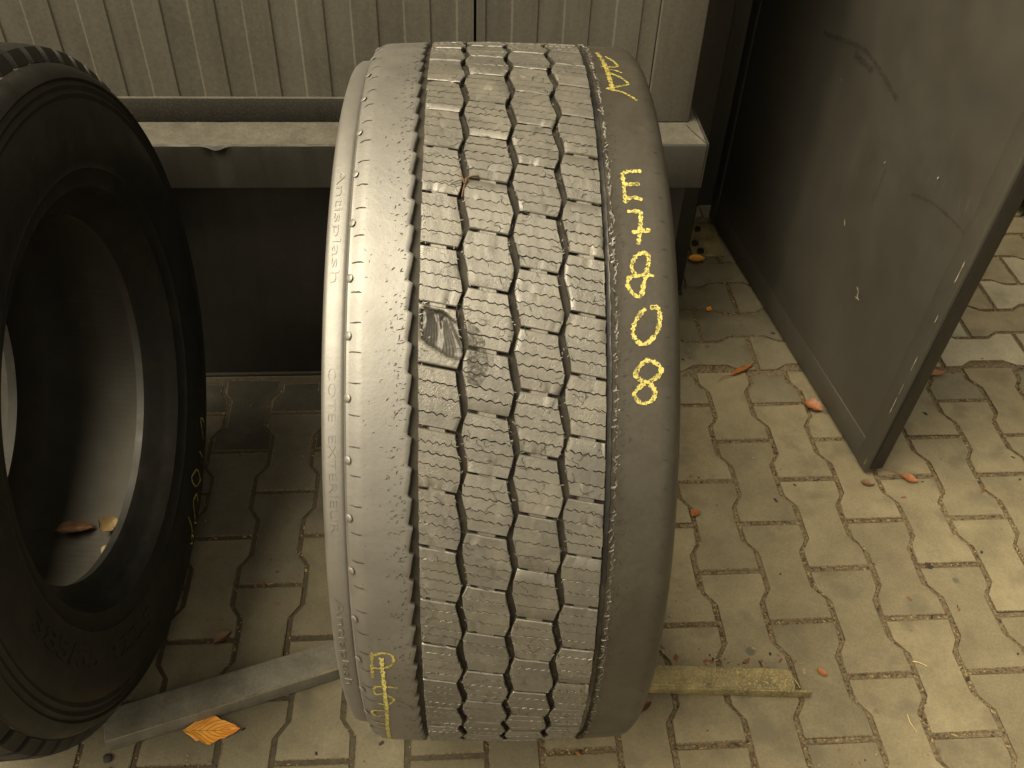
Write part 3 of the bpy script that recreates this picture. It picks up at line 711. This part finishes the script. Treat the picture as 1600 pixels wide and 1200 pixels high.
black_tyre((p.x, p.y, p.z), (0, pi / 2, 0), "dark tyre lying flat behind the black door at the far right", False)

# ------------------------------------------------------------------ steel container wall
cont = empty("steel_container", U(0, 1.76), AL)
tag(cont, "grey ribbed steel container with a dusty ledge behind the tyres", 'container')
CV = 1.76
def cbox(name, u0, u1, v0, v1, z0, z1, mat, bev=.0015): return obj(name, boxmesh(name, u0, u1, v0 - CV, v1 - CV, z0, z1, mat, bev), cont)
def sheet(name, u0, u1, z0, z1, v0, pitch, ph, mat, depth):
    """folded sheet: raised flats between a lit fold and a shaded fold"""
    xs = [(u0, 0)]; k = floor((u0 - ph) / pitch) - 1
    while ph + k * pitch < u1 + pitch:
        a = ph + k * pitch
        for x, d in ((a - .0015, depth), (a + .0015, 0), (a + pitch / 2 - .0020, 0), (a + pitch / 2 + .0020, depth)):
            if u0 + .002 < x < u1 - .002: xs.append((x, d))
        k += 1
    xs.append((u1, xs[-1][1])); xs[0] = (u0, xs[1][1]); V = []; F = []; nz = 14
    for i in range(nz + 1):
        z = z0 + (z1 - z0) * i / nz
        for (x, d) in xs: V.append((x + .0006 * n2(z * 9, x * 3), v0 - CV - d + .0012 * n2(x * 4, z * 5), z))
    n = len(xs)
    for i in range(nz):
        for j in range(n - 1): F.append((i * n + j, i * n + j + 1, (i + 1) * n + j + 1, (i + 1) * n + j))
    # thickness: a back sheet closes the leaf
    b = len(V); V += [(u0, v0 - CV + .03, z0), (u1, v0 - CV + .03, z0), (u1, v0 - CV + .03, z1), (u0, v0 - CV + .03, z1)]
    F += [(b + 3, b + 2, b + 1, b), (b, b + 1) + tuple(range(n - 1, -1, -1)), (b, 0) + tuple(i * n for i in range(1, nz + 1)) + (b + 3,), (b + 1, b + 2) + tuple(i * n + n - 1 for i in range(nz, -1, -1))]
    return obj(name, fixn(mesh(name, V, F, mat, smooth=25)), cont)
sheet("door_leaf", -1.42, .0505, .703, 2.2, 1.764, .0993, -.5305 + .0028, ST_PANEL, .0024)['label'] = "speckled grey ribbed leaf left of the dark gap"
sheet("door_leaf", .0555, .4045, .703, 2.2, 1.762, .0993, .0735, ST_PANEL2, .0022)['label'] = "smoother grey ribbed leaf right of the dark gap"
cbox("door_post", .4065, .4955, 1.752, 1.86, .657, 2.2, ST_PANEL2, .003)
cbox("lip_light_strip", -1.42, .4045, 1.7540, 1.762, .7047, .7072, ST_LEDGE, .0006)  # pale dusty strip, painting in the light caught by the lip top
# lower beam: an upright lip, a dusty ledge with a dented edge, a dark front web
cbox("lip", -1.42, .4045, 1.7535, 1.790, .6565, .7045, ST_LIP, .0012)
def ledge():
    V = []; F = []; FM = []; us = [-1.42 + 1.936 * i / 240 for i in range(241)]
    for u in us:
        dent = .013 * math.exp(-((u + .452) / .016) ** 2) + .0012 * n2(u * 30, 0) * (u < .2); r = .0015 * n2(u * 60, 2) * (u < .2)
        prof = [(1.80, .656), (1.664 - dent * .25, .656 - dent * .15 + r * .4), (1.6605 - dent * .35, .6535 - dent * .5), (1.660 + dent * .55, .648 - dent * .3), (1.660 + dent * .3, .625), (1.660, .562), (1.664, .559), (1.76, .559)]
        V += [(u, a - CV, z) for a, z in prof]
    for i in range(240):
        for j in range(7): F.append((i * 8 + j, i * 8 + j + 1, (i + 1) * 8 + j + 1, (i + 1) * 8 + j)); FM.append(0 if j == 0 else 1)
    return V, F, FM
V, F, FM = ledge()
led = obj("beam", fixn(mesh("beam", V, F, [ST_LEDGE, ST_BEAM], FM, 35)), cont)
# beam return at the end post, with a mitred joint
Vr = [(.5145, 1.6605, .6575), (.5195, 1.6605, .6575), (.5195, 1.86, .6575), (.5145, 1.86, .6575), (.5145, 1.6605, .558), (.5195, 1.6605, .558), (.5195, 1.86, .558), (.5145, 1.86, .558)]
obj("beam_end", fixn(mesh("beam_end", [(a, b - CV, c) for a, b, c in Vr], [(0, 1, 2, 3), (4, 7, 6, 5), (0, 4, 5, 1), (1, 5, 6, 2), (2, 6, 7, 3), (3, 7, 4, 0)], ST_BEAM2)), cont)
v, f = ribbon([[(.488, 1.742), (.500, 1.703), (.505, 1.690), (.5145, 1.664)]], .0022, lambda a, b: (a, b - CV, .6567), .004, .4, 3)
obj("weld_seam", mesh("weld_seam", v, f, ST_LOW), cont)
cbox("ledge_return", .4965, .5145, 1.752, 1.86, .640, .6568, ST_LEDGE, .0008)
cbox("beam_face_plate", .385, .5140, 1.6575, 1.6595, .5595, .6530, ST_BEAM2, .0006)
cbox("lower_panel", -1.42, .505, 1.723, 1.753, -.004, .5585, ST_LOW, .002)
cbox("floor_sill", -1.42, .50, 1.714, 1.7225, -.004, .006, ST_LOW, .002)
cbox("side_wall", -1.42, .500, 1.90, 2.60, -.004, 2.2, ST_DARK, .003)
cbox("added_gap_backing", .505, 1.02, 2.47, 2.60, -.004, 2.2, ST_DARK, .003)  # dark box added so no lit ground shows beside the door
# black post standing behind the container corner
post = empty("steel_post", U(.57, 2.10), AL); tag(post, "black steel post between the container corner and the black door", 'post')
obj("shaft", boxmesh("shaft", -.069, .067, -.07, .25, .0, 2.2, ST_DARK, .008, 3), post)
obj("foot_plate", boxmesh("foot_plate", -.085, .066, -.085, .24, -.002, .010, ST_DARK, .002), post)
# bolted base plate lying behind
pl = empty("base_plate", U(.745, 2.265), AL); tag(pl, "small pale steel plate with dark bolt heads at the post foot", 'plate')
obj("plate", boxmesh("plate", -.045, .05, -.075, .085, .001, .010, ST_RUST, .002), pl)
for (x, y) in ((-.005, .052), (-.028, -.022), (-.02, -.062)):
    b = bmesh.new(); bmesh.ops.create_cone(b, cap_ends=True, segments=6, radius1=.0105, radius2=.0095, depth=.009)
    me = bpy.data.meshes.new("bolt"); b.to_mesh(me); b.free(); me.materials.append(ST_DARK); obj("bolt", me, pl, (x, y, .0145))

# ------------------------------------------------------------------ black door standing open
dn, df_ = Vector((.920, 1.345)), Vector((.785, 2.38))
dvec = df_ - dn; DW = dvec.length
door = empty("steel_door", U(dn.x, dn.y, 0), AL + atan2(dvec.y, dvec.x) - pi / 2)
tag(door, "black sheet steel door standing open with one corner pointing at the paving", 'door')
# local: y along the leaf away from the camera, x to the right (thickness), face at x = 0
DH = 2.1; Z0 = .012
def door_panel():
    V = []; F = []; ny, nz = 40, 60
    for i in range(nz + 1):
        for j in range(ny + 1):
            y, z = .045 + (DW - .06) * j / ny, Z0 + .055 + (DH - .07) * i / nz
            V.append((.0040 + .0016 * n2(y * 2.2, z * 2.2, 1, 3) + .0006 * n2(y * 9, z * 9, 1, 5), y, z))
    for i in range(nz):
        for j in range(ny): q = i * (ny + 1) + j; F.append((q, q + ny + 1, q + ny + 2, q + 1))
    b = len(V); x = .028
    V += [(x, .045, Z0 + .055), (x, DW - .015, Z0 + .055), (x, DW - .015, DH), (x, .045, DH)]; F.append((b, b + 1, b + 2, b + 3))
    return fixn(mesh("door_panel", V, F, DOOR, smooth=40))
obj("door_panel", door_panel(), door)
obj("bottom_rail", boxmesh("bottom_rail", .0028, .034, .004, DW, Z0, Z0 + .070, DOOR, .004, 2), door)
obj("edge_rail", boxmesh("edge_rail", .0005, .036, 0, .046, Z0 + .001, DH + .02, DOOR, .005, 3), door)
obj("edge_strip", boxmesh("edge_strip", .010, .0405, -.0045, .020, Z0 + .012, DH, ST_DARK, .003, 2), door)
obj("hinge_rail", boxmesh("hinge_rail", .001, .036, DW - .045, DW + .006, Z0 + .001, DH + .02, DOOR, .008, 3), door)
def dpt(x, y):                                            # photo point -> (y, z) on the leaf; used only with measured values below
    return (x, y)
for nm, lines, wdt, mt, lab in (
    ("scuff_mark", [[(.677, .742), (.587, .765), (.51, .781), (.449, .773), (.398, .762), (.351, .749)]], .010, SCUFF, "curved black rub mark"),
    ("scuff_mark", [[(.539, .759), (.496, .758), (.458, .758)]], .014, SCUFF, None),
    ("scuff_mark", [[(.311, .62), (.313, .574), (.32, .523)]], .003, SCUFF, None),
    ("scuff_mark", [[(.213, .622), (.175, .638), (.134, .647), (.084, .65), (.039, .648)]], .006, SCUFF, None),
    ("paint_chip", [[(.262, .348), (.252, .345), (.249, .333), (.240, .327)], [(.238, .330), (.255, .326)]], .0024, CHIP, "tiny pale chip shaped like a stroke"),
    ("paint_chip", [[(.32, .630), (.322, .624)]], .0020, CHIP, None), ("paint_chip", [[(.16, .694), (.162, .688)]], .0022, CHIP, None),
    ("paint_chip", [[(.384, .446), (.376, .432)]], .0020, CHIP, None), ("paint_chip", [[(.557, .694), (.556, .688)]], .0016, CHIP, None)):
    v, f = ribbon(lines, wdt, lambda a, b: (.0008, a, b), .006, .35, len(lines))
    o = obj(nm, mesh(nm, v, f, mt), door)
    if lab: o['label'] = lab
v, f = ribbon([[(.004, z0), (.0042, z0 + d)] for z0, d in ((.03, .02), (.20, .05), (.26, .03), (.33, .04), (.46, .02), (.56, .05))], .0013, lambda a, b: (-.0003, a + .006, b), .006, .5, 8)
obj("paint_chip", mesh("paint_chip", v, f, CHIP), door)['label'] = "pale bare metal along the near edge"

for o in list(door.children):                             # the leaf is a little wider at its head
    if o.data.users == 1 or True:
        for q in o.data.vertices:
            if -.02 < q.co.y: q.co.y -= .055 * q.co.z * max(0, 1 - q.co.y / DW)
# ------------------------------------------------------------------ steel bars chocking the tyres
bar = empty("steel_bar", (-.662, .713, 0), atan2(.140, .339)); tag(bar, "long dull grey steel bar lying between the two tyres", 'bar')
BL = .452
obj("bar_body", boxmesh("bar_body", 0, BL, 0, .061, .001, .034, ST_BAR, .0022, 3), bar)
v, f = ribbon([[(.012, .001 + .0015), (.16, .0022), (.30, .0018), (.43, .0022)]], .0018, lambda a, b: (a, b, .0343), .006, .8, 4)
obj("worn_edge", mesh("worn_edge", v, f, ST_RUST), bar)
ang = empty("angle_iron", (.205, .866, 0), .012); tag(ang, "short rusty yellowish angle iron lying right of the wide tyre's foot", 'angle iron')
def bent(name, x0, x1, y0, y1, z0, z1, mat):
    me = boxmesh(name, x0, x1, y0, y1, z0, z1, mat, .0012, 2)
    for q in me.vertices: q.co.z += .0012 * n2(q.co.x * 25, q.co.y * 30); q.co.y += .0008 * n2(q.co.x * 40, 4)
    return obj(name, me, ang)
def angle_top():
    V = []; F = []; n = 60
    for i in range(n + 1):
        x = .333 * i / n; yb = .0395 - .004 * max(0, (x - .30) / .033) ** 2 + .0005 * n2(x * 60, 0)
        for (y, z) in ((-.001 + .0007 * n2(x * 80, 3), .0222), (.0015, .0256), (yb * .5, .0262 + .0004 * n2(x * 30, 1)), (yb, .0256), (yb + .0005, .0215), (.003, .0210)): V.append((x, y, z))
    for i in range(n):
        for j in range(6): F.append((i * 6 + j, i * 6 + (j + 1) % 6, (i + 1) * 6 + (j + 1) % 6, (i + 1) * 6 + j))
    F += [tuple(range(6)), tuple(range(n * 6, n * 6 + 6))]
    return fixn(mesh("top_flange", V, F, ST_RUST, smooth=40))
obj("top_flange", angle_top(), ang)
bent("front_flange", 0, .363, -.0045, .0005, .002, .0235, ST_RUST)

# ------------------------------------------------------------------ leaves, straws, stones
def leaf(name, pos_, L, Wd, rz, mat, label, curl=.15, lobes=0, fold=0.0, seed=0, group=None, tilt=(0, 0), stem=.2, shape='oval'):
    n, k = 16, 4; V = []; F = []; uv = []; rr = random.Random(seed)
    for i in range(n + 1):
        t = i / n
        if shape == 'rhomb': wdt = min(t / .42, (1 - t) / .58) ** .8 if 0 < t < 1 else 0
        else: wdt = sin(pi * t ** .85) ** .75 if 0 < t < 1 else 0
        if lobes: wdt *= 1 + .22 * abs(sin(t * pi * lobes)) - .1
        wdt *= 1 + rr.uniform(-.08, .08)
        for j in range(-k, k + 1):
            g = j / k; y = g * wdt * Wd / 2 + (.02 * Wd * rr.uniform(-1, 1) if abs(j) == k else 0)
            z = curl * L * ((t - .5) ** 2 * 1.6 - .15) * (1 if fold < .5 else .4) + abs(g) ** 1.4 * wdt * Wd * .5 * fold + .030 * L * n2(t * 5, g * 2.2, 1, seed) + .010 * L * sin(t * 34 - abs(g) * 10) * abs(g)
            V.append(((t - .5) * L, y, z)); uv.append((t, g))
    m_ = 2 * k + 1
    for i in range(n):
        for j in range(m_ - 1): F.append((i * m_ + j, (i + 1) * m_ + j, (i + 1) * m_ + j + 1, i * m_ + j + 1))
    zmin = min(q[2] for q in V); V = [(x, y, z - zmin + .0012) for x, y, z in V]
    nv = len(V)
    V += [(x, y, z - .0006) for x, y, z in V]; F += [tuple(q + nv for q in reversed(fc)) for fc in F]; uv += uv
    if stem:
        a = (-.5 * L, 0, V[k][2]); sv_, sf_ = tube([a, (-.5 * L - stem * L * .5, .06 * L, a[2] + .002), (-.5 * L - stem * L, .02 * L, .0015)], .0011)
        q = len(V); V += [tuple(x) for x in sv_]; F += [tuple(i + q for i in fc) for fc in sf_]; uv += [(0, 0)] * len(sv_)
    me = mesh(name, V, F, mat, smooth=60, uv=uv)
    o = obj(name, me, None, pos_, (tilt[0], tilt[1], rz)); return tag(o, label, 'leaf', group)
leaf("autumn_leaf", (-.497, .757, .002), .098, .050, .08, LEAF_O, "large bright orange veined leaf in front of the grey steel bar", .16, 3, .10, 3, None, (.14, 0), .0, 'rhomb')
leaf("autumn_leaf", (.516, 2.217, .012), .048, .034, .1, LEAF_O, "plain orange leaf by the small bolted plate", .2, 0, .3, 4)
leaf("autumn_leaf", (.580, 1.757, .002), .080, .014, .62, LEAF_B, "long narrow curled orange leaf right of the wide tyre", .22, 0, .8, 5, stem=.5)
leaf("autumn_leaf", (.733, 1.632, .002), .044, .036, -.6, LEAF_B, "crumpled orange leaf at the door's bottom edge", .35, 2, .6, 6)
leaf("autumn_leaf", (.406, 1.288, .002), .026, .018, .9, LEAF_B, "small rusty leaf in a joint close beside the wide tyre", .3, 1, .5, 7, stem=0)
leaf("autumn_leaf", (.806, 1.394, .002), .030, .018, -.2, LEAF_D, "small dark brown leaf just below the door's pointed corner", .3, 0, .4, 8, stem=0)
leaf("autumn_leaf", (.905, 1.412, .002), .038, .020, -.5, LEAF_B, "small orange leaf with a thin stem right of the door's corner", .25, 1, .4, 9, stem=1.0)
leaf("autumn_leaf", (.255, .838, .002), .045, .030, .3, LEAF_D, "dark red-brown leaf under the left end of the angle iron", .4, 1, .5, 10, stem=0)
leaf("autumn_leaf", (.602, .918, .002), .022, .013, -.7, LEAF_B, "tiny rusty leaf scrap beyond the angle iron's free end", .3, 0, .3, 11, stem=0)
leaf("autumn_leaf", (1.072, 1.775, .003), .055, .022, .1, LEAF_B, "rusty leaf against the pale broken paver", .25, 0, .3, 12, stem=0)
leaf("autumn_leaf", (.526, 2.000, .002), .022, .015, 1.2, LEAF_O, "tiny orange leaf scrap on the paving before the black post", .3, 0, .3, 13, stem=0)
leaf("autumn_leaf", (-.525, .938, .002), .040, .018, .8, LEAF_D, "dull brown curled leaf behind the grey steel bar", .4, 1, .7, 14, stem=0)
# inside the black tyre: hollow floor at the bottom of the liner
BT = Matrix.Translation(Vector((-.8065, 1.0237, R1))) @ Matrix.Rotation(.0587, 4, 'Z') @ Matrix.Rotation(-.0212, 4, 'Y')
def inT(s, th, r): return BT @ Vector(pos(s, th, r))
q = inT(-.05, -102.8, .470); leaf("dried_leaf", q, .072, .024, .35, LEAF_D, "curled dark brown leaf inside the black tyre", .35, 2, .9, 15, tilt=(.2, .2), stem=.5)
q = inT(.015, -103.7, .470); leaf("dried_leaf", q, .040, .036, 1.0, LEAF_T, "cupped tan leaf inside the black tyre near its rim", .5, 2, .6, 16, tilt=(.2, 0), stem=0)
def pebble(name, p_, r, mat, label, cat, seed=0, sq=.7):
    b = bmesh.new(); bmesh.ops.create_icosphere(b, subdivisions=3, radius=r)
    for v_ in b.verts:
        v_.co *= 1 + .22 * noise.noise(v_.co * (1.3 / r) + Vector((seed, 0, 0))); v_.co.z *= sq
    me = bpy.data.meshes.new(name); b.to_mesh(me); b.free(); me.materials.append(mat); me.polygons.foreach_set('use_smooth', [True] * len(me.polygons))
    return tag(obj(name, me, None, p_), label, cat)
pebble("stone", inT(.020, -97.2, .470), .010, GRIT[0], "small pale stone inside the black tyre below the tan leaf", 'stone', 1)
pebble("stone", inT(.012, -93.2, .472), .008, GRIT[1], "dark stone inside the black tyre below the pale stone", 'stone', 2)
def straw(pl, r, label):
    v, f = tube([Vector(a) for a in pl], r, 5, .6); tag(obj("dry_straw", mesh("dry_straw", v, f, STRAW, smooth=60)), label, 'straw')
straw([(.781, .951, .002), (.792, .948, .004), (.806, .942, .002)], .0011, "short thick dry straw on the right paving")
straw([(.741, .842, .0015), (.741, .826, .003), (.749, .809, .0015)], .0008, "thin bent dry straw nearest the front on the right paving")
straw([(.541, .912, .003), (.549, .896, .006), (.555, .886, .002)], .0009, "dry straw lying against the angle iron's free end")
pebble("stone", U(-.985 + .28, .0, 0) if False else (-.66, .70, .004), .008, GRIT[1], "black pebble on the paving below the black tyre", 'stone', 3, .5)
